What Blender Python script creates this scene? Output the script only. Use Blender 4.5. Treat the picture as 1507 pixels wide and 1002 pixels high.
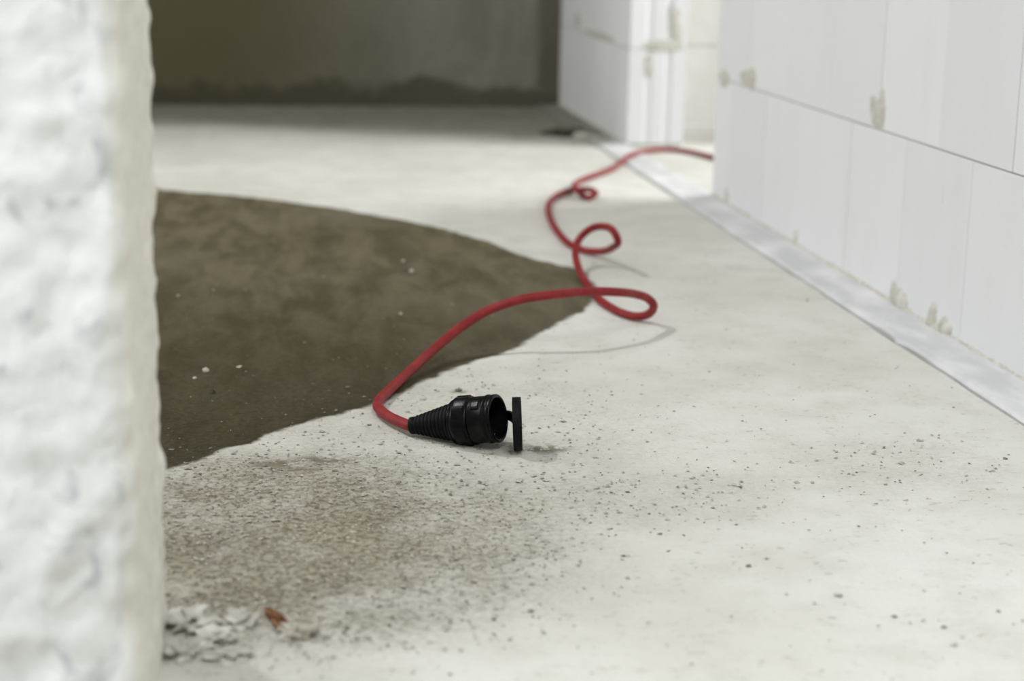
import bpy, bmesh, math, random
import numpy as np
from mathutils import Vector, Matrix, noise

random.seed(7); np.random.seed(7)
for o in list(bpy.data.objects):
    bpy.data.objects.remove(o)
scene = bpy.context.scene
COL = scene.collection

# ------------------------------------------------------------------ camera
EYE = Vector((0, 0, 0.54))
cd = bpy.data.cameras.new('camera')
cam = bpy.data.objects.new('camera', cd); COL.objects.link(cam)
cd.sensor_width = 36.0; cd.sensor_fit = 'HORIZONTAL'
cd.lens = 2564.7 / 1507 * 36.0
RT = Vector((0.99051, -0.136201, 0.018423)); UP = Vector((0.013123, 0.22715, 0.973771)); FW = Vector((0.136814, 0.964288, -0.226782))
cam.matrix_world = Matrix(((RT.x, UP.x, -FW.x, EYE.x), (RT.y, UP.y, -FW.y, EYE.y), (RT.z, UP.z, -FW.z, EYE.z), (0, 0, 0, 1)))
cd.clip_start = 0.05; cd.clip_end = 60
cd.dof.use_dof = True; cd.dof.focus_distance = 1.86; cd.dof.aperture_fstop = 4.1
scene.camera = cam

# ------------------------------------------------------------------ world, lights, exposure
w = bpy.data.worlds.new('world'); scene.world = w; w.use_nodes = True
w.node_tree.nodes['Background'].inputs[0].default_value = (0.78, 0.86, 1.0, 1)
w.node_tree.nodes['Background'].inputs[1].default_value = 1.0
scene.view_settings.view_transform = 'Standard'; scene.view_settings.look = 'None'
scene.view_settings.gamma = 1.0; scene.view_settings.use_curve_mapping = False
scene.view_settings.exposure = 0.0


def area(name, loc, target, sx, sy, power, color):
    l = bpy.data.lights.new(name, 'AREA'); l.shape = 'RECTANGLE'; l.size = sx; l.size_y = sy
    l.energy = power; l.color = color
    o = bpy.data.objects.new(name, l); COL.objects.link(o); o.location = loc
    d = Vector(target) - Vector(loc)
    o.rotation_euler = d.to_track_quat('-Z', 'Z').to_euler()
    return o


# daylight in the window openings, two added fill lights, a site lamp under the ceiling
area('daylight_rear_window', (0.0, -2.93, 1.6), (0.0, 0, 1.6), 1.5, 1.5, 5, (0.93, 0.97, 1.0))
area('daylight_side_window', (-3.43, -0.8, 1.6), (0, -0.8, 1.6), 2.7, 1.4, 96, (0.95, 0.98, 1.0))
area('overhead_fill', (0.45, 0.0, 2.62), (0.45, 0.0, 0), 0.9, 1.5, 40, (0.94, 0.97, 1.0))  # unseen overhead fill, added to brighten the near floor
area('daylight_next_room', (3.12, 3.9, 1.45), (0, 3.9, 1.2), 1.4, 1.4, 93, (0.98, 0.99, 1.0))
area('back_room_fill', (-3.43, 3.7, 1.6), (0, 3.7, 1.4), 1.6, 1.4, 36, (1.0, 0.99, 0.94))  # unseen fill from the left, added to brighten the block walls
area('site_lamp', (-1.3, 2.9, 2.5), (0.4, 2.2, 0), 0.14, 0.14, 36, (0.97, 0.98, 1.0))


# ------------------------------------------------------------------ helpers
def tag(o, label=None, cat=None, group=None, kind=None):
    if label: o['label'] = label
    if cat: o['category'] = cat
    if group: o['group'] = group
    if kind: o['kind'] = kind
    return o


def mesh_obj(name, verts, faces, mat, parent=None, smooth=False):
    me = bpy.data.meshes.new(name); me.from_pydata([tuple(v) for v in verts], [], faces); me.validate()
    if mat: me.materials.append(mat)
    if smooth:
        for p in me.polygons: p.use_smooth = True
    o = bpy.data.objects.new(name, me); COL.objects.link(o)
    if parent: o.parent = parent
    return o


def bm_obj(name, bm, mat, parent=None, smooth=False):
    bmesh.ops.recalc_face_normals(bm, faces=bm.faces)
    me = bpy.data.meshes.new(name); bm.to_mesh(me); bm.free()
    me.materials.append(mat)
    if smooth:
        for p in me.polygons: p.use_smooth = True
    o = bpy.data.objects.new(name, me); COL.objects.link(o)
    if parent: o.parent = parent
    return o


def add_box(bm, x0, x1, y0, y1, z0, z1):
    v = [bm.verts.new(c) for c in ((x0, y0, z0), (x1, y0, z0), (x1, y1, z0), (x0, y1, z0), (x0, y0, z1), (x1, y0, z1), (x1, y1, z1), (x0, y1, z1))]
    for f in ((0, 3, 2, 1), (4, 5, 6, 7), (0, 1, 5, 4), (1, 2, 6, 5), (2, 3, 7, 6), (3, 0, 4, 7)):
        bm.faces.new([v[i] for i in f])
    return v


def boxes(name, lst, mat, parent=None):
    bm = bmesh.new()
    for b in lst: add_box(bm, *b)
    return bm_obj(name, bm, mat, parent)


def lathe(profile, origin, axis, seg=48, ref=Vector((0, 0, 1)), squash=None):
    """profile: list of (s, r) along the axis -> verts, faces"""
    a = axis.normalized(); e1 = (ref - a * ref.dot(a)).normalized(); e2 = a.cross(e1)
    V = []; F = []
    for s, r in profile:
        for k in range(seg):
            t = 2 * math.pi * k / seg
            rr = r if squash is None else squash(s, r, t)
            V.append(origin + a * s + (e1 * math.cos(t) + e2 * math.sin(t)) * rr)
    n = len(profile)
    for i in range(n - 1):
        for k in range(seg):
            k2 = (k + 1) % seg
            F.append((i * seg + k, i * seg + k2, (i + 1) * seg + k2, (i + 1) * seg + k))
    return V, F


def catmull(P, n):
    out = []; P = [Vector(p) for p in P]
    Q = [P[0] * 2 - P[1]] + P + [P[-1] * 2 - P[-2]]
    for i in range(1, len(Q) - 2):
        p0, p1, p2, p3 = Q[i - 1:i + 3]
        # centripetal parametrisation: no overshoot between unevenly spaced points
        t0 = 0; t1 = t0 + max((p1 - p0).length, 1e-6) ** .5; t2 = t1 + max((p2 - p1).length, 1e-6) ** .5; t3 = t2 + max((p3 - p2).length, 1e-6) ** .5
        for k in range(n):
            t = t1 + (t2 - t1) * k / n
            A1 = p0 * ((t1 - t) / (t1 - t0)) + p1 * ((t - t0) / (t1 - t0)); A2 = p1 * ((t2 - t) / (t2 - t1)) + p2 * ((t - t1) / (t2 - t1)); A3 = p2 * ((t3 - t) / (t3 - t2)) + p3 * ((t - t2) / (t3 - t2))
            B1 = A1 * ((t2 - t) / (t2 - t0)) + A2 * ((t - t0) / (t2 - t0)); B2 = A2 * ((t3 - t) / (t3 - t1)) + A3 * ((t - t1) / (t3 - t1))
            out.append(B1 * ((t2 - t) / (t2 - t1)) + B2 * ((t - t1) / (t2 - t1)))
    out.append(P[-1]); return out


def tube(path, r, seg=14):
    V = []; F = []; n = len(path); prev = None
    for i, p in enumerate(path):
        d = (path[min(i + 1, n - 1)] - path[max(i - 1, 0)]).normalized()
        if prev is None: e = Vector((0, 0, 1))
        else: e = prev
        e = (e - d * e.dot(d)).normalized(); prev = e; f = d.cross(e)
        for k in range(seg):
            t = 2 * math.pi * k / seg
            V.append(p + (e * math.cos(t) + f * math.sin(t)) * r)
    for i in range(n - 1):
        for k in range(seg):
            k2 = (k + 1) % seg
            F.append((i * seg + k, i * seg + k2, (i + 1) * seg + k2, (i + 1) * seg + k))
    F.append(tuple(range(seg - 1, -1, -1))); F.append(tuple((n - 1) * seg + k for k in range(seg)))
    return V, F


def fbm(x, y, z, octv=4):
    return noise.fractal(Vector((x, y, z)), 0.9, 2.0, octv)


# ------------------------------------------------------------------ materials
class NT:
    def __init__(self, name):
        self.m = bpy.data.materials.new(name); self.m.use_nodes = True
        self.t = self.m.node_tree; self.b = self.t.nodes['Principled BSDF']
        self.pos = self.t.nodes.new('ShaderNodeNewGeometry').outputs['Position']

    def n(self, typ, **kw):
        nd = self.t.nodes.new(typ)
        for k, v in kw.items(): setattr(nd, k, v)
        return nd

    def link(self, a, b): self.t.links.new(a, b)

    def setin(self, sock, v):
        if hasattr(v, 'is_output'): self.link(v, sock)
        else: sock.default_value = v

    def noise(self, scale, detail=4, rough=.55, vec=None, dist=0.0):
        nd = self.n('ShaderNodeTexNoise'); self.link(vec or self.pos, nd.inputs['Vector'])
        nd.inputs['Scale'].default_value = scale; nd.inputs['Detail'].default_value = detail
        nd.inputs['Roughness'].default_value = rough; nd.inputs['Distortion'].default_value = dist
        return nd.outputs['Fac']

    def scaled(self, s):
        nd = self.n('ShaderNodeVectorMath', operation='MULTIPLY'); self.link(self.pos, nd.inputs[0]); nd.inputs[1].default_value = s
        return nd.outputs[0]

    def math(self, op, a, b=0.0, clamp=False):
        nd = self.n('ShaderNodeMath', operation=op); nd.use_clamp = clamp
        self.setin(nd.inputs[0], a); self.setin(nd.inputs[1], b); return nd.outputs[0]

    def ramp(self, v, lo, hi, a=0.0, b=1.0):
        nd = self.n('ShaderNodeMapRange', interpolation_type='SMOOTHSTEP'); self.setin(nd.inputs[0], v)
        for i, x in enumerate((lo, hi, a, b)): nd.inputs[i + 1].default_value = x
        return nd.outputs[0]

    def mix(self, f, a, b):
        nd = self.n('ShaderNodeMix', data_type='RGBA')
        self.setin(nd.inputs[0], f)
        for s, v in ((nd.inputs[6], a), (nd.inputs[7], b)):
            if isinstance(v, tuple): s.default_value = (*v[:3], 1)
            else: self.link(v, s)
        return nd.outputs[2]

    def attr(self, name):
        nd = self.n('ShaderNodeAttribute'); nd.attribute_name = name; return nd.outputs['Fac']

    def bump(self, h, strength, dist):
        nd = self.n('ShaderNodeBump'); self.link(h, nd.inputs['Height'])
        self.setin(nd.inputs['Strength'], strength); nd.inputs['Distance'].default_value = dist
        self.link(nd.outputs[0], self.b.inputs['Normal'])

    def done(self, col, rough=.9, spec=.3):
        self.setin(self.b.inputs['Base Color'], col if not isinstance(col, tuple) else (*col, 1))
        self.setin(self.b.inputs['Roughness'], rough); self.b.inputs['Specular IOR Level'].default_value = spec
        return self.m


def mat_floor():
    t = NT('screed_floor')
    big = t.noise(2.3, 3); mid = t.noise(13, 5, .6); fine = t.noise(135, 5, .68, dist=.5); flake = t.noise(150, 4, .6, vec=t.scaled((.55, 1, 1)), dist=.5); streak = t.noise(16, 6, .7, vec=t.scaled((1, .3, 1)), dist=.3); grain = t.noise(420, 3, .6)
    coarse = t.math('MULTIPLY', t.attr('coarse'), t.ramp(t.noise(9, 5, .65), .30, .58, .45, 1.0)); sd = t.attr('damp')
    dry = t.mix(t.ramp(big, .3, .7), (.60, .59, .535), (.70, .695, .655))
    dry = t.mix(t.ramp(mid, .38, .75, 0, .45), dry, (.50, .485, .425))
    cc = t.math('MULTIPLY', coarse, t.ramp(fine, .43, .60))
    dirty = t.mix(t.ramp(mid, .3, .7), (.23, .20, .135), (.35, .315, .23))
    dry = t.mix(t.math('MULTIPLY', coarse, .8), dry, dirty)
    dry = t.mix(t.math('MULTIPLY', cc, .75), dry, (.13, .112, .070))
    pit = t.math('MULTIPLY', t.math('MULTIPLY', t.ramp(flake, .60, .68), t.ramp(mid, .35, .6, .15, 1)), .55)
    dry = t.mix(pit, dry, (.30, .28, .235))
    sp = t.math('MULTIPLY', t.attr('spall'), t.ramp(t.noise(38, 4, .6), .42, .55))
    dry = t.mix(sp, dry, (.20, .18, .13))
    foot = t.ramp(t.math('ADD', t.attr('foot'), t.math('MULTIPLY', t.math('SUBTRACT', t.noise(4, 4, .6), .5), .25)), .0, .42, 0, .85)  # dirt along the back wall, with the door jamb's shadow painted in
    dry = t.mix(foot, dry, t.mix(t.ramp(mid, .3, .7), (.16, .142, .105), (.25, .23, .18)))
    # damp patch: signed distance + a little raggedness
    e = t.math('ADD', sd, t.math('MULTIPLY', t.math('SUBTRACT', t.noise(34, 5, .65), .5), .024))
    e = t.math('ADD', e, t.math('MULTIPLY', t.math('SUBTRACT', t.noise(7, 2, .5), .5), .03))
    dm = t.ramp(e, -.006, .005, 1, 0)
    wet = t.mix(t.ramp(streak, .36, .64), (.088, .075, .043), (.165, .144, .092))
    wet = t.mix(t.ramp(fine, .45, .7, 0, .55), wet, (.085, .072, .048))
    wet = t.mix(t.ramp(big, .45, .75, 0, .5), wet, (.19, .17, .122))
    wet = t.mix(t.math('MULTIPLY', t.attr('damp_near'), .8), wet, t.mix(t.ramp(fine, .4, .65), (.042, .035, .016), (.020, .016, .006)))  # damp patch gets darker towards its near end
    col = t.mix(dm, dry, wet)
    rough = t.math('SUBTRACT', .92, t.math('MULTIPLY', dm, .27))
    h = t.math('ADD', t.math('MULTIPLY', fine, t.math('ADD', .25, t.math('MULTIPLY', coarse, 1.0))), t.math('MULTIPLY', grain, .12))
    h = t.math('ADD', h, t.math('MULTIPLY', mid, .5)); h = t.math('SUBTRACT', h, t.math('MULTIPLY', sp, .5))
    t.bump(h, .7, .007)
    return t.done(col, rough, .12)


def mat_rough_concrete():
    t = NT('rough_cast_concrete')
    a = t.noise(32, 6, .66, dist=.9, vec=t.scaled((1, 1, .8))); b = t.noise(70, 5, .6); c = t.noise(5, 3)
    col = t.mix(t.ramp(c, .3, .7), (.70, .70, .68), (.76, .76, .75))
    col = t.mix(t.ramp(a, .54, .66, 0, .8), col, (.40, .415, .44))
    col = t.mix(t.ramp(b, .58, .75, 0, .4), col, (.52, .52, .50))
    side = t.attr('side')
    col = t.mix(side, col, t.mix(t.ramp(b, .4, .7), (.80, .78, .71), (.70, .68, .61)))
    t.bump(t.math('ADD', t.math('MULTIPLY', b, .6), a), .6, .008)
    return t.done(col, .95, .15)


def mat_dark_wall():
    t = NT('dark_cast_concrete')
    st = t.noise(5, 5, .6, vec=t.scaled((1, 1, .35))); f = t.noise(30, 5, .6); big = t.noise(1.1, 2)
    sx = t.n('ShaderNodeSeparateXYZ'); t.link(t.pos, sx.inputs[0])
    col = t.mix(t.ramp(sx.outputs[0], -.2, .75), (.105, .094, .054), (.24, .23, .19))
    col = t.mix(t.ramp(st, .35, .7, 0, .5), col, (.11, .10, .066))
    col = t.mix(t.ramp(f, .5, .75, 0, .35), col, (.10, .09, .062))
    # sealing smeared along the foot of the wall and up the corner
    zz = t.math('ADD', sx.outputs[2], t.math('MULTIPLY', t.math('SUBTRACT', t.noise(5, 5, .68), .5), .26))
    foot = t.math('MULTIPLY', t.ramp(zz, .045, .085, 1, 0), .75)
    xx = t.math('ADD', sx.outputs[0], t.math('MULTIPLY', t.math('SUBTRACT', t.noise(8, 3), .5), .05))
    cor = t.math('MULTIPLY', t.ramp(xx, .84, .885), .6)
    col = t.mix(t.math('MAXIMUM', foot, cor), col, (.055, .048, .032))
    t.bump(f, .4, .006)
    return t.done(col, .9, .2)


def mat_block():
    t = NT('lime_sand_block')
    oi = t.n('ShaderNodeObjectInfo').outputs['Random']
    f = t.noise(160, 4, .6); st = t.noise(7, 4, .6, vec=t.scaled((1, 1, .25)))
    col = t.mix(oi, (.75, .757, .78), (.795, .802, .825))
    col = t.mix(t.ramp(st, .45, .8, 0, .4), col, (.70, .695, .66))
    col = t.mix(t.ramp(f, .6, .8, 0, .25), col, (.58, .575, .55))
    t.bump(f, .15, .002)
    return t.done(col, .93, .2)


def mat_simple(name, c1, c2, scale=40, rough=.9, bump=.4, dist=.004, spec=.3):
    t = NT(name); f = t.noise(scale, 5, .6)
    if bump: t.bump(f, bump, dist)
    return t.done(t.mix(t.ramp(f, .35, .68), c1, c2), rough, spec)


M_FLOOR = mat_floor(); M_ROUGH = mat_rough_concrete(); M_DARK = mat_dark_wall(); M_BLOCK = mat_block()
M_MORTAR = mat_simple('mortar', (.50, .49, .43), (.64, .63, .58), 60)
M_JOINT = mat_simple('joint_mortar', (.34, .32, .26), (.46, .44, .38), 50)
def mat_strip():
    t = NT('smooth_mortar_strip'); f = t.noise(14, 5, .6, vec=t.scaled((1, .4, 1))); g = t.noise(60, 4)
    sx = t.n('ShaderNodeSeparateXYZ'); t.link(t.pos, sx.inputs[0])
    col = t.mix(t.ramp(f, .35, .68), (.56, .565, .57), (.73, .73, .73))
    # darker and browner towards the far corner
    d = t.ramp(t.math('ADD', sx.outputs[1], t.math('MULTIPLY', t.math('SUBTRACT', t.noise(9, 4, .6), .5), .5)), 4.45, 4.75, 0, .85)
    col = t.mix(d, col, (.17, .155, .12))
    t.bump(g, .35, .004)
    return t.done(col, .8)


M_STRIP = mat_strip()
M_PLASTER = mat_simple('white_plaster', (.74, .74, .72), (.80, .80, .79), 8, .9, .1)
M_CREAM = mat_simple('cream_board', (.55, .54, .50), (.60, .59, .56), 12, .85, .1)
M_CEIL = mat_simple('concrete_ceiling', (.52, .52, .50), (.60, .60, .58), 6, .9, .1)
M_GRIT_D = mat_simple('dark_grit', (.15, .135, .10), (.27, .25, .20), 90, .95, 0)
M_GRIT_L = mat_simple('pale_grit', (.36, .335, .275), (.50, .475, .41), 90, .95, 0)
M_CRUMB = mat_simple('mortar_crumb', (.42, .41, .36), (.60, .59, .54), 40, .95, .2)
M_PEB = mat_simple('pale_pebble', (.50, .48, .43), (.62, .60, .55), 90, .95, 0)
M_RUST = mat_simple('rusty_brown', (.16, .07, .025), (.26, .13, .06), 120, .85, .5)
M_SCRAP = mat_simple('dark_scrap', (.03, .028, .02), (.07, .062, .045), 60, .8, .5)


def mat_red():
    t = NT('red_rubber'); f = t.noise(60, 4, .6); g = t.noise(500, 2)
    col = t.mix(t.ramp(f, .4, .7), (.215, .0125, .014), (.265, .020, .021))
    col = t.mix(t.ramp(t.noise(18, 4, .65), .52, .72, 0, .3), col, (.30, .065, .06))
    t.bump(g, .1, .001)
    return t.done(col, .55, .3)


def mat_black(name, rough, dust):
    t = NT(name); f = t.noise(70, 5, .65); g = t.noise(260, 3)
    col = t.mix(t.ramp(f, .55, .75, 0, dust), (.0012, .0015, .0024), (.045, .046, .05))
    t.bump(g, .15, .001)
    return t.done(col, t.math('ADD', rough, t.math('MULTIPLY', f, .2)), .15)


M_RED = mat_red(); M_BLACK = mat_black('black_rubber', .2, .2); M_BOOT = mat_black('black_ribbed_rubber', .42, .1)
M_LID = mat_black('dusty_black_rubber', .45, .8)
M_DARKIN = mat_simple('black_insert', (.002, .002, .002), (.004, .004, .004), 80, .9, 0, .004, .05)
t = NT('nickel_contact'); t.b.inputs['Metallic'].default_value = 1.0; M_METAL = t.done((.75, .74, .70), .22, .5)

# ------------------------------------------------------------------ the setting
XW = 0.934        # face of the block wall
XK = 0.8595       # joint between floor and mortar strip
YB = 5.60         # back wall
Y_END, Y_JAMB = 3.594, 4.497   # doorway in the block wall
TH = 0.15

DAMP = [(-0.9, 4.2), (-0.4388, 3.9144), (-0.2159, 3.7354), (-0.0792, 3.6553), (0.0323, 3.5686), (0.1391, 3.4675), (0.2271, 3.3628), (0.3093, 3.2477), (0.3718, 3.1176), (0.4253, 2.963), (0.4706, 2.8712), (0.5027, 2.8206), (0.515, 2.7547), (0.5085, 2.6703), (0.4871, 2.5656), (0.4608, 2.4784), (0.4257, 2.4335), (0.3877, 2.3816), (0.3604, 2.3106), (0.3257, 2.252), (0.302, 2.2261), (0.2634, 2.1906), (0.2229, 2.1421), (0.1834, 2.0857), (0.135, 1.9921), (0.1094, 1.9635), (0.0688, 1.931), (0.0297, 1.9053), (-0.0008, 1.8663), (-0.0227, 1.8283), (-0.0512, 1.805), (-0.0784, 1.7701), (-0.1083, 1.7438), (-0.198, 1.6598), (-0.6, 1.55), (-1.1, 2.0), (-1.2, 3.5)]


def signed_dist(X, Y, poly):
    d = np.full(X.shape, 9.0); inside = np.zeros(X.shape, bool); n = len(poly)
    for i in range(n):
        ax, ay = poly[i]; bx, by = poly[(i + 1) % n]
        ex, ey = bx - ax, by - ay
        tt = np.clip(((X - ax) * ex + (Y - ay) * ey) / (ex * ex + ey * ey), 0, 1)
        d = np.minimum(d, np.hypot(X - ax - tt * ex, Y - ay - tt * ey))
        c = ((ay > Y) != (by > Y))
        xi = ax + (Y - ay) * ex / (ey if abs(ey) > 1e-9 else 1e-9)
        inside ^= c & (X < xi)
    return np.where(inside, -d, d)


def sstep(v, a, b):
    q = np.clip((v - a) / (b - a), 0, 1); return q * q * (3 - 2 * q)


def coarse_mask(X, Y):
    # crumbly, dirty screed at the foot of the rough wall end, plus a worn spot by the block wall
    d = np.hypot((X + .04 - .1 * (Y - 1.5)) / .36, (Y - 1.52) / .34)
    m = 1 - sstep(d, .35, 1.15)
    m = np.maximum(m, (1 - sstep(np.hypot((X - .30) / .25, (Y - 1.62) / .14), .1, 1.2)) * .28)
    m = np.maximum(m, (1 - sstep(np.hypot((X - .66) / .16, (Y - 1.70) / .14), .1, 1.2)) * .16)
    m = np.maximum(m, (1 - sstep(np.hypot((X - .16) / .32, (Y - 1.88) / .30), .25, 1.2)) * .24)
    m *= sstep(Y, 1.17, 1.32) * .9 + .1
    return m


def spall_mask(X, Y):
    m = np.zeros(X.shape)
    for cx, cy, rx, ry in ((.005, 1.752, .035, .018), (.05, 1.762, .035, .02), (.022, 1.732, .03, .012), (.066, 1.745, .02, .012), (.225, 2.033, .008, .01),
                           (.29, 1.785, .035, .02), (.70, 5.30, .12, .10), (.695, 4.757, .05, .06)):
        m = np.maximum(m, 1 - sstep(np.hypot((X - cx) / rx, (Y - cy) / ry), .4, 1.1))
    return m


def make_floor():
    xs = np.concatenate([np.arange(-3.5, -.6, .1), np.arange(-.6, XK - .004, .01), [XK - .003]])
    ys = np.concatenate([np.arange(-3.0, .9, .1), np.arange(.9, 3.0, .01), np.arange(3.0, YB, .02), [YB + .02]])
    nx, ny = len(xs), len(ys)
    X, Y = np.meshgrid(xs, ys)
    Z = np.zeros_like(X)
    for j in range(ny):
        for i in range(nx):
            if xs[i] > -.65 and ys[j] > .85:
                Z[j, i] = .0010 * noise.noise(Vector((xs[i] * 7, ys[j] * 7, 3))) - .0006
    # ragged floor edge along the crack
    edge = np.array([.0022 * noise.noise(Vector((y * 9, 1.3, 0))) - .0035 * math.exp(-((y - 2.30) / .07) ** 2) for y in ys])
    X[:, -1] += edge
    V = np.stack([X, Y, Z], -1).reshape(-1, 3).tolist()
    F = [(j * nx + i, j * nx + i + 1, (j + 1) * nx + i + 1, (j + 1) * nx + i) for j in range(ny - 1) for i in range(nx - 1)]
    n0 = len(V)
    # broken slab edge going down into the joint
    for j in range(ny): V.append((X[j, -1] - .001, ys[j], -.03))
    for j in range(ny - 1): F.append((j * nx + nx - 1, n0 + j, n0 + j + 1, (j + 1) * nx + nx - 1))
    n1 = len(V)
    V += [(-3.5, -3, -.031), (3.2, -3, -.031), (3.2, YB, -.031), (-3.5, YB, -.031)]; F.append((n1, n1 + 1, n1 + 2, n1 + 3))
    n2 = len(V)   # floor of the next room
    V += [(XW - .002, -3, .003), (3.2, -3, .003), (3.2, YB, .003), (XW - .002, YB, .003)]; F.append((n2, n2 + 1, n2 + 2, n2 + 3))
    o = mesh_obj('floor', V, F, M_FLOOR, smooth=False)
    A = np.array(V)
    for nm, fn in (('damp', lambda a, b: signed_dist(a, b, DAMP)), ('coarse', coarse_mask), ('spall', spall_mask), ('foot', lambda a, b: b + .3 * a - 4.74), ('damp_near', lambda a, b: 1 - sstep(b + .25 * a, 1.8, 3.1))):
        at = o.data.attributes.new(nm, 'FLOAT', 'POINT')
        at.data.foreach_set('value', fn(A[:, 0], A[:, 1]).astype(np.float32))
    tag(o, 'pale screed floor with a large dark damp patch', 'floor', kind='structure')
    return o


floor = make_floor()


def make_strip():
    ys = np.arange(-.4, YB + .001, .012); V = []; F = []; m = 6
    for y in ys:
        wob = .0020 * noise.noise(Vector((y * 11, 4.1, 0))) + .0010 * noise.noise(Vector((y * 40, 4.1, 0)))
        gap = .0042 * math.exp(-((y - 2.33) / .05) ** 2) + .003 * math.exp(-((y - 2.17) / .05) ** 2)
        x0 = XK + .0012 + wob * .5 + gap - .006 * math.exp(-((y - 2.25) / .016) ** 2)
        prof = [(x0 + .001, -.03), (x0, .001), (x0 + .004, .0045), (x0 + .03, .006), (XW - .02, .0075), (XW + .0025, .009)]
        for k, (x, z) in enumerate(prof):
            V.append((x, y, z + (.0012 * noise.noise(Vector((x * 30, y * 9, 7))) if k > 0 else 0)))
    for j in range(len(ys) - 1):
        for k in range(m - 1): F.append((j * m + k, (j + 1) * m + k, (j + 1) * m + k + 1, j * m + k + 1))
    o = mesh_obj('trim_1', V, F, M_STRIP, smooth=False)
    tag(o, 'smooth grey mortar strip along the foot of the block wall', 'mortar strip', kind='structure')


make_strip()

# ---- white block wall with the doorway: recessed core, every block a child
COURSE, BED, JT = .2485, .0095, .002
MOD = .25


def block_mesh(name, ly, lz, grooved=0, tx=TH):
    """block from x 0..tx, y 0..ly, z 0..lz with small arrises; grooved=1 cuts two key grooves into the y=0 end"""
    bm = bmesh.new()
    if grooved:
        g = [(0, 0), (.040, 0), (.046, .003), (.057, .003), (.063, 0), (.092, 0), (.098, .003), (.109, .003), (.115, 0), (tx, 0), (tx, ly), (0, ly)]
        lo = [bm.verts.new((x, y, 0)) for x, y in g]; hi = [bm.verts.new((x, y, lz)) for x, y in g]
        bm.faces.new(lo[::-1]); bm.faces.new(hi)
        for i in range(len(g)):
            k = (i + 1) % len(g); bm.faces.new((lo[i], lo[k], hi[k], hi[i]))
    else:
        add_box(bm, 0, tx, 0, ly, 0, lz)
        bmesh.ops.bevel(bm, geom=list(bm.edges), offset=.0005, segments=1, affect='EDGES')
    bmesh.ops.recalc_face_normals(bm, faces=bm.faces)
    me = bpy.data.meshes.new(name); bm.to_mesh(me); bm.free(); me.materials.append(M_BLOCK)
    return me


def place_block(me, parent, x, y, z):
    o = bpy.data.objects.new('block', me); COL.objects.link(o); o.parent = parent
    o.location = (x + random.uniform(-.0005, .0005), y, z); return o


HC = BED + COURSE * 4
def core(name, y0, y1, yb0, yb1, label):
    """core recessed behind the blocks between yb0..yb1; plain wall elsewhere"""
    L = [(XW + .004, XW + TH - .004, yb0 + .004, yb1 - .004, .0, HC - .002), (XW, XW + TH, y0, y1, HC, 2.6)]
    if yb0 > y0: L.append((XW, XW + TH, y0, yb0, 0, HC))
    return tag(boxes(name, L, M_JOINT), label, 'wall', kind='structure')


wall_right = core('wall_right', -3.0, Y_END, 1.092, Y_END, 'white lime-sand block wall running along the right side')
wall_far = core('wall_far_right', Y_JAMB, YB, Y_JAMB, YB, 'far piece of block wall beyond the doorway')
FULL = block_mesh('block', MOD - .0018, COURSE - JT)
HALF = block_mesh('block_half', MOD / 2 - .0018, COURSE - JT)
ENDF = block_mesh('block_keyed', MOD - .0018, COURSE - JT, 1)
ENDH = block_mesh('block_keyed_half', MOD / 2 - .0018, COURSE - JT, 1)
for c in range(4):
    z = BED + c * COURSE
    y = Y_END; first = True
    while y > 1.10:
        half = (first and c % 2 == 0) or (y - MOD < 1.09)
        L = MOD / 2 if half else MOD
        place_block(HALF if half else FULL, wall_right, XW, y - L + .0008, z)
        y -= L; first = False
    y = Y_JAMB; first = True
    while y < YB - .06:
        half = first and c % 2 == 1
        L = MOD / 2 if half else MOD
        me = (ENDH if half else ENDF) if first else FULL
        if y + L > YB + .01: me = block_mesh('block_cut', YB - y + .01, COURSE - JT); L = YB - y
        place_block(me, wall_far, XW, y + .0008, z)
        y += L; first = False
boxes('lintel', [(XW, XW + TH, Y_END, Y_JAMB, 2.05, 2.6)], M_BLOCK, wall_right)


def make_bed(parent, y0, y1, amp, seed):
    ys = np.arange(y0, y1, .006); V = []; F = []; m = 4
    for y in ys:
        a = noise.noise(Vector((y * 23, seed, 0))); b = noise.noise(Vector((y * 90, seed, 2)))
        h = .012 + amp * max(0, a) * .8 + amp * .35 * b; pr = .0045 + .003 * a + .0015 * b
        V += [(XW - pr - .004, y, .0), (XW - pr - .001, y, h * .6), (XW - .0012, y, h), (XW + .006, y, h + .001)]
    for j in range(len(ys) - 1):
        for k in range(m - 1): F.append((j * m + k, (j + 1) * m + k, (j + 1) * m + k + 1, j * m + k + 1))
    mesh_obj('mortar_bed', V, F, M_MORTAR, parent)


make_bed(wall_right, 1.0, Y_END, .007, 1.7)
make_bed(wall_far, Y_JAMB, YB, .010, 5.1)


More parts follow.
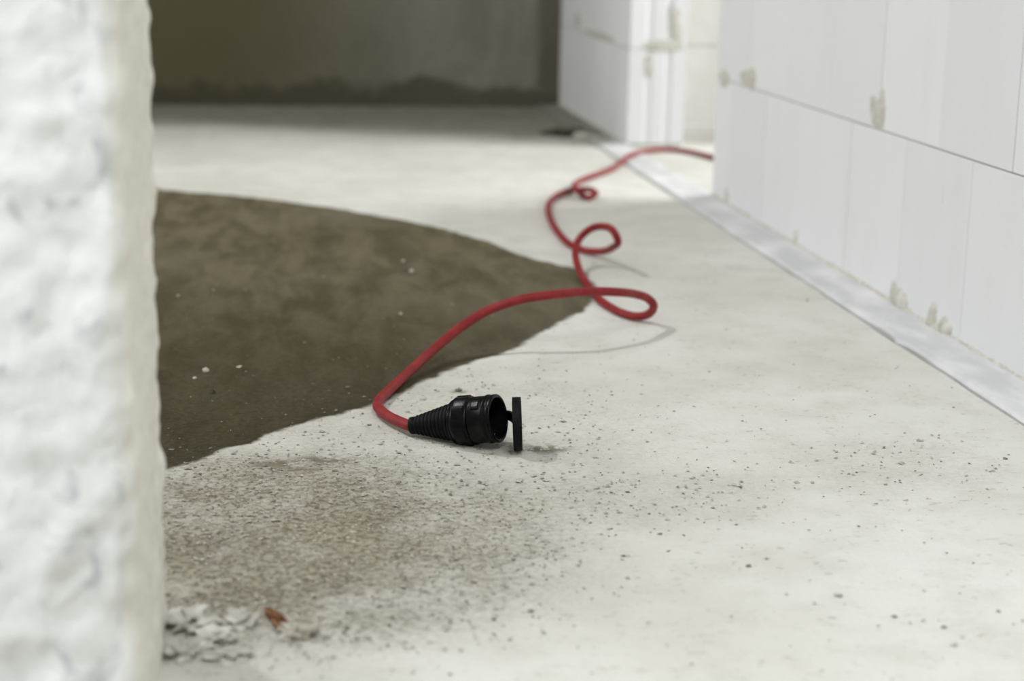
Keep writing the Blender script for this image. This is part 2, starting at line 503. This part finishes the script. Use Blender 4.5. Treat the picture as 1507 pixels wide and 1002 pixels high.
def smear(parent, y, z, wy, hz, seed, th=.003, tilt=0.0, mat=None, onend=None):
    """irregular dab of mortar on the wall face"""
    bm = bmesh.new(); rings, seg = 5, 22; grid = []
    for i in range(rings + 1):
        row = []
        for k in range(seg):
            t = 2 * math.pi * k / seg; q = i / rings
            rr = (1 + .45 * noise.noise(Vector((math.cos(t) * 2.1, math.sin(t) * 2.1, seed)))) * q
            a, b = wy * .5 * rr * math.cos(t), hz * .5 * rr * math.sin(t)
            a, b = a + tilt * b, b
            d = th * (1 - q ** 3) * (1 + .6 * noise.noise(Vector((a * 160, b * 90, seed))))
            if onend is None: row.append(bm.verts.new((XW - d + .0006, y + a, max(z + b, .003))))
            else: row.append(bm.verts.new((onend + a, Y_JAMB - d + .0014, max(z + b, .003))))
        grid.append(row)
    for i in range(rings):
        for k in range(seg):
            k2 = (k + 1) % seg
            if i == 0:
                bm.faces.new((grid[0][k], grid[1][k], grid[1][k2]))
            else: bm.faces.new((grid[i][k], grid[i + 1][k], grid[i + 1][k2], grid[i][k2]))
    bmesh.ops.remove_doubles(bm, verts=bm.verts, dist=1e-6)
    bm_obj('mortar_smear', bm, mat or M_MORTAR, parent, smooth=True)


smear(wall_right, 2.610, .282, .060, .052, 1.0, .004, .35)
smear(wall_right, 2.585, .292, .030, .060, 8.0, .003, .2)
smear(wall_right, 3.365, .272, .10, .040, 2.0)
smear(wall_right, 3.325, .276, .05, .050, 2.6)
smear(wall_right, 3.535, .258, .09, .040, 3.0)
smear(wall_right, 2.448, .014, .060, .050, 4.0, .008)
smear(wall_right, 2.478, .020, .020, .040, 4.4, .006)
smear(wall_right, 2.318, .018, .030, .050, 5.0, .008)
smear(wall_right, 2.268, .014, .045, .045, 5.6, .008)
smear(wall_right, 3.470, .020, .030, .050, 6.0, .005)
smear(wall_right, 2.985, .018, .020, .040, 7.0, .004)
smear(wall_right, 2.317, .195, .003, .050, 9.0, .0009)
smear(wall_far, 4.95, .265, .50, .022, 11.0)
smear(wall_far, 5.30, .290, .10, .05, 12.0)
smear(wall_far, 0, .265, .12, .030, 13.0, .004, onend=1.02)
smear(wall_far, 0, .320, .035, .11, 14.0, .004, onend=1.055, tilt=-.2)
smear(wall_far, 0, .215, .03, .06, 15.0, .003, onend=.985)

# ---- wall end of the next room seen through the doorway
wn = boxes('wall_next_room', [(XW + TH + .004, 3.2, 4.664, 4.80, 0, HC), (XW + TH, 3.2, 4.66, 4.80, HC, 2.6)], M_JOINT)
tag(wn, 'white block wall of the next room glimpsed through the doorway', 'wall', kind='structure')
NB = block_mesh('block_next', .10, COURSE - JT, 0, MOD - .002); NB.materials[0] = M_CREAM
for c in range(4):
    x = XW + TH + .002 - (.06 if c % 2 else 0)
    if c % 2: x += .06
    while x < 2.0:
        place_block(NB, wn, x, 4.66, BED + c * COURSE); x += MOD
bb = boxes('baseboard_next_room', [(XW + TH, 3.1, 4.615, 4.659, .003, .045)], M_CREAM)
tag(bb, 'low pale skirting at the foot of the next room wall', 'skirting', kind='structure')

# ---- dark back wall
def make_back():
    xs = np.arange(-3.5, XW + .03, .04); zs = np.concatenate([np.arange(0, .6, .025), np.arange(.6, 2.61, .2)])
    V = []; F = []; n = len(xs)
    for z in zs:
        for x in xs:
            V.append((x, YB + .004 * noise.noise(Vector((x * 4, z * 9, 1))) - .012 * math.exp(-(z / .05) ** 2) * (1 + noise.noise(Vector((x * 6, 0, 5)))), z - .002))
    for j in range(len(zs) - 1):
        for i in range(n - 1): F.append((j * n + i, j * n + i + 1, (j + 1) * n + i + 1, (j + 1) * n + i))
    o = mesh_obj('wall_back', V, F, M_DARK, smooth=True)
    tag(o, 'dark stained concrete wall closing the room at the back', 'wall', kind='structure')


make_back()

# ---- rough wall end in the left foreground
def make_wall_left():
    X0, Y0, Y1 = -.086, 1.05, 1.33
    fx = list(np.arange(-3.4, -.5, .15)) + list(np.arange(-.5, X0 - .012, .005))
    path = [(x, Y0, -1, 0.0) for x in fx]
    for k in range(6):
        a = k / 5 * math.pi / 2
        path.append((X0 - .012 + .012 * math.sin(a), Y0 + .012 - .012 * math.cos(a), 0, k / 5))
    path += [(X0, y, 1, 1.0) for y in np.arange(Y0 + .017, Y1 - .009, .005)]
    for k in range(5):
        a = k / 4 * math.pi / 2
        path.append((X0 - .008 + .008 * math.cos(a), Y1 - .008 + .008 * math.sin(a), 1, 1.0))
    path += [(x, Y1, 2, 1.0) for x in (-.12, -.2, -.5, -1.5, -3.4)]
    zs = list(np.arange(-.01, .95, .005)) + list(np.arange(.97, 2.61, .1))
    m = len(path); V = []; F = []; side = []
    for z in zs:
        for i, (x, y, k, s) in enumerate(path):
            q0 = path[max(i - 1, 0)]; q1 = path[min(i + 1, m - 1)]
            tx, ty = q1[0] - q0[0], q1[1] - q0[1]; L = math.hypot(tx, ty) or 1
            nx, ny = ty / L, -tx / L
            d = .007 * fbm(x * 14, y * 14, z * 14, 5) + .005 * noise.noise(Vector((x * 42, y * 42, z * 42))) + .002 * noise.noise(Vector((x * 95, y * 95, z * 95)))
            if x < -.6: d = 0
            d *= (.42 if s > .9 else 1.0)
            if s >= .99 and y > Y1 - .02: d += .0035 * noise.noise(Vector((2, 3, z * 70))) + .003 * noise.noise(Vector((2, 9, z * 25)))
            if k == 2: d = min(d, 0)
            V.append((x + nx * d, y + ny * d, z)); side.append(s)
    for j in range(len(zs) - 1):
        for i in range(m - 1): F.append((j * m + i, j * m + i + 1, (j + 1) * m + i + 1, (j + 1) * m + i))
    o = mesh_obj('wall_left', V, F, M_ROUGH, smooth=True)
    at = o.data.attributes.new('side', 'FLOAT', 'POINT'); at.data.foreach_set('value', side)
    tag(o, 'rough pale cast concrete wall end in the left foreground', 'wall', kind='structure')


make_wall_left()

# ---- shell of the rooms outside the frame, with window openings and two openings added for the fill lights
tag(boxes('ceiling', [(-3.6, 0.0, -3.1, YB + .1, 2.6, 2.75), (.9, 3.3, -3.1, YB + .1, 2.6, 2.75), (0, .9, -3.1, -.75, 2.6, 2.75), (0, .9, .75, YB + .1, 2.6, 2.75)], M_CEIL), 'grey concrete ceiling with an opening added for the overhead fill, above the frame', 'ceiling', kind='structure')


def wall_with_opening(name, axis, p, th, a0, a1, o0, o1, z0, z1, label):
    R = [(a0, o0, 0, 2.6), (o1, a1, 0, 2.6), (o0, o1, 0, z0), (o0, o1, z1, 2.6)]
    L = [((p, p + th, a, b, c, d) if axis == 'x' else (a, b, p, p + th, c, d)) for a, b, c, d in R]
    tag(boxes(name, L, M_PLASTER), label, 'wall', kind='structure')


wall_with_opening('wall_rear', 'y', -3.1, .1, -3.5, XW, -.75, .75, .85, 2.35, 'plastered rear wall with window opening behind the camera')
wall_with_opening('wall_outer_left', 'x', -3.6, .1, -3.1, 1.2, -2.15, .55, .9, 2.3, 'plastered outer wall with wide window opening at far left')
wall_with_opening('wall_back_room_left', 'x', -3.6, .1, 1.2, YB + .1, 2.9, 4.5, .9, 2.3, 'plastered outer wall with an opening added for the back room fill, left of the damp patch')
wall_with_opening('wall_outer_right', 'x', 3.2, .1, -3.1, YB + .1, 3.2, 4.6, .75, 2.15, 'outer wall of the next room with window opening')

# ------------------------------------------------------------------ extension cord with rubber connector
cord = bpy.data.objects.new('extension_cord', None); COL.objects.link(cord)
cord.location = (0, 0, 0); cord.empty_display_size = .05
tag(cord, 'red extension cord curling over the floor, ending in a black rubber connector', 'extension cord')
TAIL = Vector((.1512, 1.8455, .0112)); HEAD = Vector((.2417, 1.7955, .0318))
AX = (HEAD - TAIL).normalized(); PL = (HEAD - TAIL).length
CAB = [tuple(TAIL + AX * .02), tuple(TAIL), (0.1436, 1.8612, 0.0098), (0.1332, 1.8861, 0.0085), (0.1245, 1.9157, 0.0076), (0.1208, 1.9446, 0.007), (0.125, 1.973, 0.007), (0.1411, 2.0221, 0.007), (0.1666, 2.087, 0.0095), (0.2081, 2.171, 0.02), (0.2484, 2.2202, 0.038), (0.2867, 2.241, 0.055), (0.3321, 2.2423, 0.069), (0.3785, 2.2471, 0.074), (0.4293, 2.2727, 0.072), (0.4753, 2.3051, 0.064), (0.5079, 2.3408, 0.053), (0.5264, 2.3575, 0.044), (0.5373, 2.3672, 0.033), (0.5385, 2.3817, 0.02), (0.5334, 2.3982, 0.0105), (0.5217, 2.408, 0.007), (0.508, 2.4295, 0.0065), (0.4979, 2.4701, 0.0065), (0.4916, 2.5292, 0.0065), (0.4926, 2.6444, 0.0075), (0.4965, 2.7478, 0.015), (0.501, 2.802, 0.031), (0.5131, 2.8344, 0.047), (0.5276, 2.8278, 0.063), (0.5419, 2.7957, 0.074), (0.5534, 2.7549, 0.074), (0.561, 2.7513, 0.06), (0.5677, 2.8214, 0.034), (0.5624, 2.8941, 0.014), (0.5453, 2.9429, 0.0065), (0.5296, 2.9976, 0.0065), (0.5265, 3.1119, 0.0065), (0.5361, 3.2745, 0.0065), (0.5549, 3.4271, 0.0065), (0.5823, 3.5459, 0.0065), (0.6182, 3.6327, 0.0065), (0.6506, 3.6759, 0.0075), (0.6619, 3.6239, 0.015), (0.6725, 3.5862, 0.019), (0.6773, 3.5644, 0.015), (0.6645, 3.5567, 0.009), (0.6554, 3.6027, 0.0065), (0.6372, 3.5757, 0.022), (0.6516, 3.6745, 0.018), (0.6969, 3.8276, 0.0085), (0.7506, 3.9325, 0.0065), (0.8083, 4.0398, 0.0065), (0.8827, 4.2187, 0.012), (0.9509, 4.3285, 0.0125), (1.019, 4.3719, 0.0095), (1.0625, 4.33, 0.0095), (1.0863, 4.2475, 0.0095), (1.13, 4.10, .0095), (1.25, 3.9, .0095), (1.5, 3.7, .0095), (2.0, 3.6, .0095)]
V, F = tube(catmull(CAB, 8), .0061)
mesh_obj('cable', V, F, M_RED, cord, smooth=True)['label'] = 'red rubber cable'

# ribbed boot
def rb(s): return .0096 + (.0215 - .0096) * max(0, (s - .006) / .048)
prof = [(0, .0062), (0, .0088), (.0008, .0096), (.006, .0098)]
s = .006
prof += [(.0062, rb(.0062) - .0008)] + [(x, rb(x) - .0008) for x in (.02, .035, .0535)]
V, F = lathe(prof, TAIL, AX, 40)
boot = mesh_obj('strain_relief', V, F, M_BOOT, cord, smooth=True); boot['label'] = 'black ribbed strain relief boot'
for k in range(9):
    s0 = .0075 + k * .0051; pr = []
    for i in range(7):
        a = math.pi * i / 6
        pr.append((s0 + .00195 * (1 - math.cos(a)), rb(s0) - .0011 + .0021 * math.sin(a)))
    V, F = lathe(pr, TAIL, AX, 40); mesh_obj('rib', V, F, M_BOOT, boot, smooth=True)

# collar: widest ring with raised grip pads
REFUP = Vector((0, 0, 1))
def sq(s_, r, t):
    p = math.cos(4 * t)
    return r + (.0007 * p if .056 < s_ < .078 else 0)
prof = [(.0530, .0210), (.0532, .0232), (.0545, .0243), (.0560, .0244), (.0566, .0236), (.0572, .0240), (.0590, .0262), (.0620, .0266), (.0740, .0266), (.0765, .0262), (.0775, .0252), (.0776, .023)]
V, F = lathe(prof, TAIL, AX, 64, REFUP, sq)
collar = mesh_obj('collar', V, F, M_BLACK, cord, smooth=True)
e1 = (REFUP - AX * REFUP.dot(AX)).normalized(); e2 = AX.cross(e1)


def pad(name, s0, s1, t0, t1, r0, r1, mat, parent, n=6):
    V = []; F = []
    for s_ in (s0, s0 + .0015, s1 - .0015, s1):
        for k in range(n + 1):
            t_ = t0 + (t1 - t0) * k / n
            edge = (s_ in (s0, s1)) or k in (0, n)
            r = r0 if edge else r1
            V.append(TAIL + AX * s_ + (e1 * math.cos(t_) + e2 * math.sin(t_)) * r)
    for i in range(3):
        for k in range(n):
            F.append((i * (n + 1) + k, i * (n + 1) + k + 1, (i + 1) * (n + 1) + k + 1, (i + 1) * (n + 1) + k))
    return mesh_obj(name, V, F, mat, parent, smooth=False)


for k in range(6):
    tc = k * math.pi / 3 - .15
    pad('grip_pad', .0600, .0755, tc - .26, tc + .26, .0255, .0281, M_BLACK, collar)

# socket shell, hollow, with bead behind the rim
R0 = .0256; L1 = PL
prof = [(.0770, .0235), (.0772, .0252), (.0790, .0256), (L1 - .0120, R0 - .0002), (L1 - .0105, R0 + .0010), (L1 - .0085, R0 + .0010), (L1 - .0072, R0), (L1 - .0050, R0), (L1 - .0040, R0 + .0007), (L1 - .0010, R0 + .0008),
        (L1, R0 + .0002), (L1 + .0004, R0 - .0012), (L1 - .0002, R0 - .0026), (L1 - .0012, R0 - .0030)]
V, F = lathe(prof, TAIL, AX, 64)
shell = mesh_obj('socket_shell', V, F, M_BLACK, cord, smooth=True); shell['label'] = 'glossy black hollow socket shell'
pad('marking_plate', L1 - .0235, L1 - .0135, .35, .95, .0250, .0266, M_BLACK, shell)
ob = TAIL + AX * (L1 - .0195)
V, F = lathe([(0, .0005), (0.0, .0160), (.0012, .0168), (.0012, .0212)], ob, AX, 40)
ins = mesh_obj('socket_insert', V, F, M_DARKIN, cord)
V, F = lathe([(L1 - .0008, R0 - .0029), (L1 - .0025, R0 - .0036), (L1 - .020, R0 - .0040), (L1 - .022, .001)], TAIL, AX, 64)
mesh_obj('socket_lining', V, F, M_DARKIN, shell, smooth=True)
for sg in (-1, 1):
    c = ob + e2 * sg * .0095 + AX * .0004
    V, F = lathe([(0, .0010), (0.0, .0030), (.0010, .0030), (.0010, .0024)], c, AX, 16); mesh_obj('pin_hole', V, F, M_BLACK, ins, smooth=True)
    b = ob + e1 * sg * .0180
    bm = bmesh.new()
    for i, (q, h) in enumerate(((.0012, 0), (.006, .0015), (.010, .0026), (.0135, .0012))):
        pass
    P = [b + AX * q - e1 * sg * h for q, h in ((.0008, 0), (.005, .0016), (.009, .0028), (.012, .0012))]
    vs = []
    for p_ in P:
        vs.append([bm.verts.new(p_ + e2 * .0022), bm.verts.new(p_ - e2 * .0022), bm.verts.new(p_ - e2 * .0022 + e1 * sg * .0008), bm.verts.new(p_ + e2 * .0022 + e1 * sg * .0008)])
    for i in range(3):
        for k in range(4): bm.faces.new((vs[i][k], vs[i][(k + 1) % 4], vs[i + 1][(k + 1) % 4], vs[i + 1][k]))
    bm.faces.new(vs[0]); bm.faces.new(vs[3][::-1])
    bm_obj('earth_contact', bm, M_METAL, ins)

# hinged lid standing open beside the mouth
LC = Vector((.2602, 1.7815, .0292)); LN = Vector((.9895, -.1444, .055)).normalized()
prof = [(-.0045, .0008), (-.0045, .0190), (-.0038, .0195), (-.0038, .0225), (-.0047, .0230), (-.0047, .0283), (-.0043, .0288), (.0043, .0288), (.0047, .0284), (.0047, .0262), (.0040, .0255), (.0040, .0008)]
V, F = lathe(prof, LC, LN, 48)
n = len(V); F.append(tuple(range(47, -1, -1))); F.append(tuple(range(n - 48, n)))
lid = mesh_obj('lid', V, F, M_LID, cord, smooth=False); lid['label'] = 'dusty round cap standing open at the mouth of the connector'
# strap from the far side of the rim to the lid
hz = Vector((.54, .84, 0)).normalized()
A = TAIL + AX * (L1 - .004) + hz * .0255 + Vector((0, 0, -.002)); B = LC - LN * .004 + Vector((.0034, .024, -.001))
bm = bmesh.new(); rows = []
for i in range(7):
    q = i / 6; p_ = A.lerp(B, q) + hz * (.003 * math.sin(math.pi * q)); tdir = (B - A).normalized(); sd_ = tdir.cross(Vector((0, 0, 1))).normalized()
    hh = .0050
    rows.append([bm.verts.new(p_ + Vector((0, 0, hh)) + sd_ * .0018), bm.verts.new(p_ + Vector((0, 0, hh)) - sd_ * .0018), bm.verts.new(p_ - Vector((0, 0, hh)) - sd_ * .0018), bm.verts.new(p_ - Vector((0, 0, hh)) + sd_ * .0018)])
for i in range(6):
    for k in range(4): bm.faces.new((rows[i][k], rows[i][(k + 1) % 4], rows[i + 1][(k + 1) % 4], rows[i + 1][k]))
bm.faces.new(rows[0]); bm.faces.new(rows[-1][::-1])
bm_obj('hinge_strap', bm, M_BLACK, cord)


# ------------------------------------------------------------------ crumbs, lumps and grit
def lump(name, x, y, sx, sy, sz, seed, mat, label, cat, group=None, rot=0.0, sub=3, rough=.9):
    bm = bmesh.new(); bmesh.ops.create_icosphere(bm, subdivisions=sub, radius=1)
    for v in bm.verts:
        d = 1 + rough * noise.fractal(v.co * 1.9 + Vector((seed * 3.7, seed, 0)), .7, 2.2, 4)
        c = v.co * d
        px, py = c.x * sx, c.y * sy
        v.co = (px * math.cos(rot) - py * math.sin(rot), px * math.sin(rot) + py * math.cos(rot), max(c.z, -.55) * sz)
    lo = min(v.co.z for v in bm.verts)
    for v in bm.verts: v.co.z -= lo
    o = bm_obj(name, bm, mat, None, smooth=False); o.location = (x, y, -.0008)
    return tag(o, label, cat, group)


lump('mortar_lump', -.064, 1.322, .015, .017, .009, 1, M_CRUMB, 'grey mortar lump wedged against the foot of the rough wall end', 'mortar lump')
lump('mortar_lump', -.047, 1.285, .016, .014, .007, 2, M_CRUMB, 'pale crumbly mortar lump just right of the one touching the wall end', 'mortar lump')
lump('mortar_lump', -.030, 1.322, .013, .012, .006, 3, M_CRUMB, 'small mortar lump on the dirty floor behind the paler crumbly one', 'mortar lump')
lump('mortar_lump', -.034, 1.255, .016, .012, .005, 4, M_CRUMB, 'flat mortar lump nearest the bottom edge by the wall end', 'mortar lump')
lump('mortar_lump', -.070, 1.262, .011, .014, .007, 5, M_CRUMB, 'mortar lump at bottom left under the rough wall end', 'mortar lump')
lump('wood_chip', .002, 1.318, .0035, .017, .006, 6, M_RUST, 'rusty brown chip lying on the crumbly floor', 'chip', rot=.35)
lump('plaster_crumb', .017, 1.292, .013, .009, .006, 7, M_GRIT_L, 'whitish plaster crumb next to the rusty brown chip', 'crumb')
lump('debris_scrap', .822, 4.765, .055, .040, .012, 8, M_SCRAP, 'dark flattened scrap on the floor near the far corner', 'scrap', rot=-.6)
lump('debris_scrap', .840, 4.640, .030, .022, .012, 9, M_CRUMB, 'small dull debris lump at the foot of the far block wall', 'scrap', rot=-.6)
PEB = [(.229, 2.796, 1, 'pale pebble on the damp patch, largest of those behind the red cable'), (.222, 2.893, 0, 'tiny pale pebble on the damp patch furthest from the connector'), (-.082, 2.151, 1, 'pale pebble on the damp patch near the rough wall end'),
       (-.094, 2.114, 0, 'tiny pale crumb just before the pebble near the wall end'), (.187, 2.474, 0, 'small pale pebble in the middle of the damp patch')]
for i, (x, y, big, lab) in enumerate(PEB):
    r = .0042 if big else .0027
    lump('pebble', x, y, r, r * .9, r * .8, 20 + i, M_PEB, lab, 'pebble', 'pebbles on the damp patch', sub=2, rough=.3)
lump('dark_crumb', -.070, 2.044, .0036, .0036, .003, 31, M_SCRAP, 'dark crumb on the damp patch below the pale pebble', 'crumb', sub=2)
lump('dark_crumb', .2245, 2.033, .0038, .005, .0024, 32, M_GRIT_D, 'dark crumb on the dry floor behind the black connector', 'crumb', sub=2)


def grit(name, n, mat, label, dens, s0, s1, flat):
    N = n * 60
    X = np.random.uniform(-.25, .85, N); Y = 1.1 + 2.0 * np.random.random(N) ** 1.6
    keep = (np.random.random(N) < dens(X, Y)) & ~((X < -.07) & (Y < 1.345))
    V = []; F = []
    for x, y in list(zip(X[keep].tolist(), Y[keep].tolist()))[:n]:
        s_ = random.uniform(s0, s1) * (1 if random.random() < .9 else 1.7); a = random.uniform(0, 6.28); asp = random.uniform(.4, 1)
        c, s2 = math.cos(a) * s_, math.sin(a) * s_; b = len(V); h = s_ * flat * random.uniform(.5, 1.2)
        V += [(x + c, y + s2, -.0002), (x - s2 * asp, y + c * asp, h * .5), (x - c * .8, y - s2 * .8, -.0002), (x + s2 * asp, y - c * asp, 0), (x + random.uniform(-.3, .3) * s_, y + random.uniform(-.3, .3) * s_, h)]
        F += [(b, b + 1, b + 4), (b + 1, b + 2, b + 4), (b + 2, b + 3, b + 4), (b + 3, b, b + 4)]
    return tag(mesh_obj(name, V, F, mat), label, 'grit', kind='stuff')


def d_dark(X, Y):
    return .02 + coarse_mask(X, Y) * .6


def d_pale(X, Y):
    return np.where(signed_dist(X, Y, DAMP) < .01, .004, .01 + coarse_mask(X, Y))


grit('dark_grit', 2600, M_GRIT_D, 'fine dark grit and flakes scattered over the screed', d_dark, .0008, .0024, .35)
grit('pale_grit', 2600, M_GRIT_L, 'fine pale flakes crumbling off the screed by the wall end', d_pale, .001, .0032, .5)
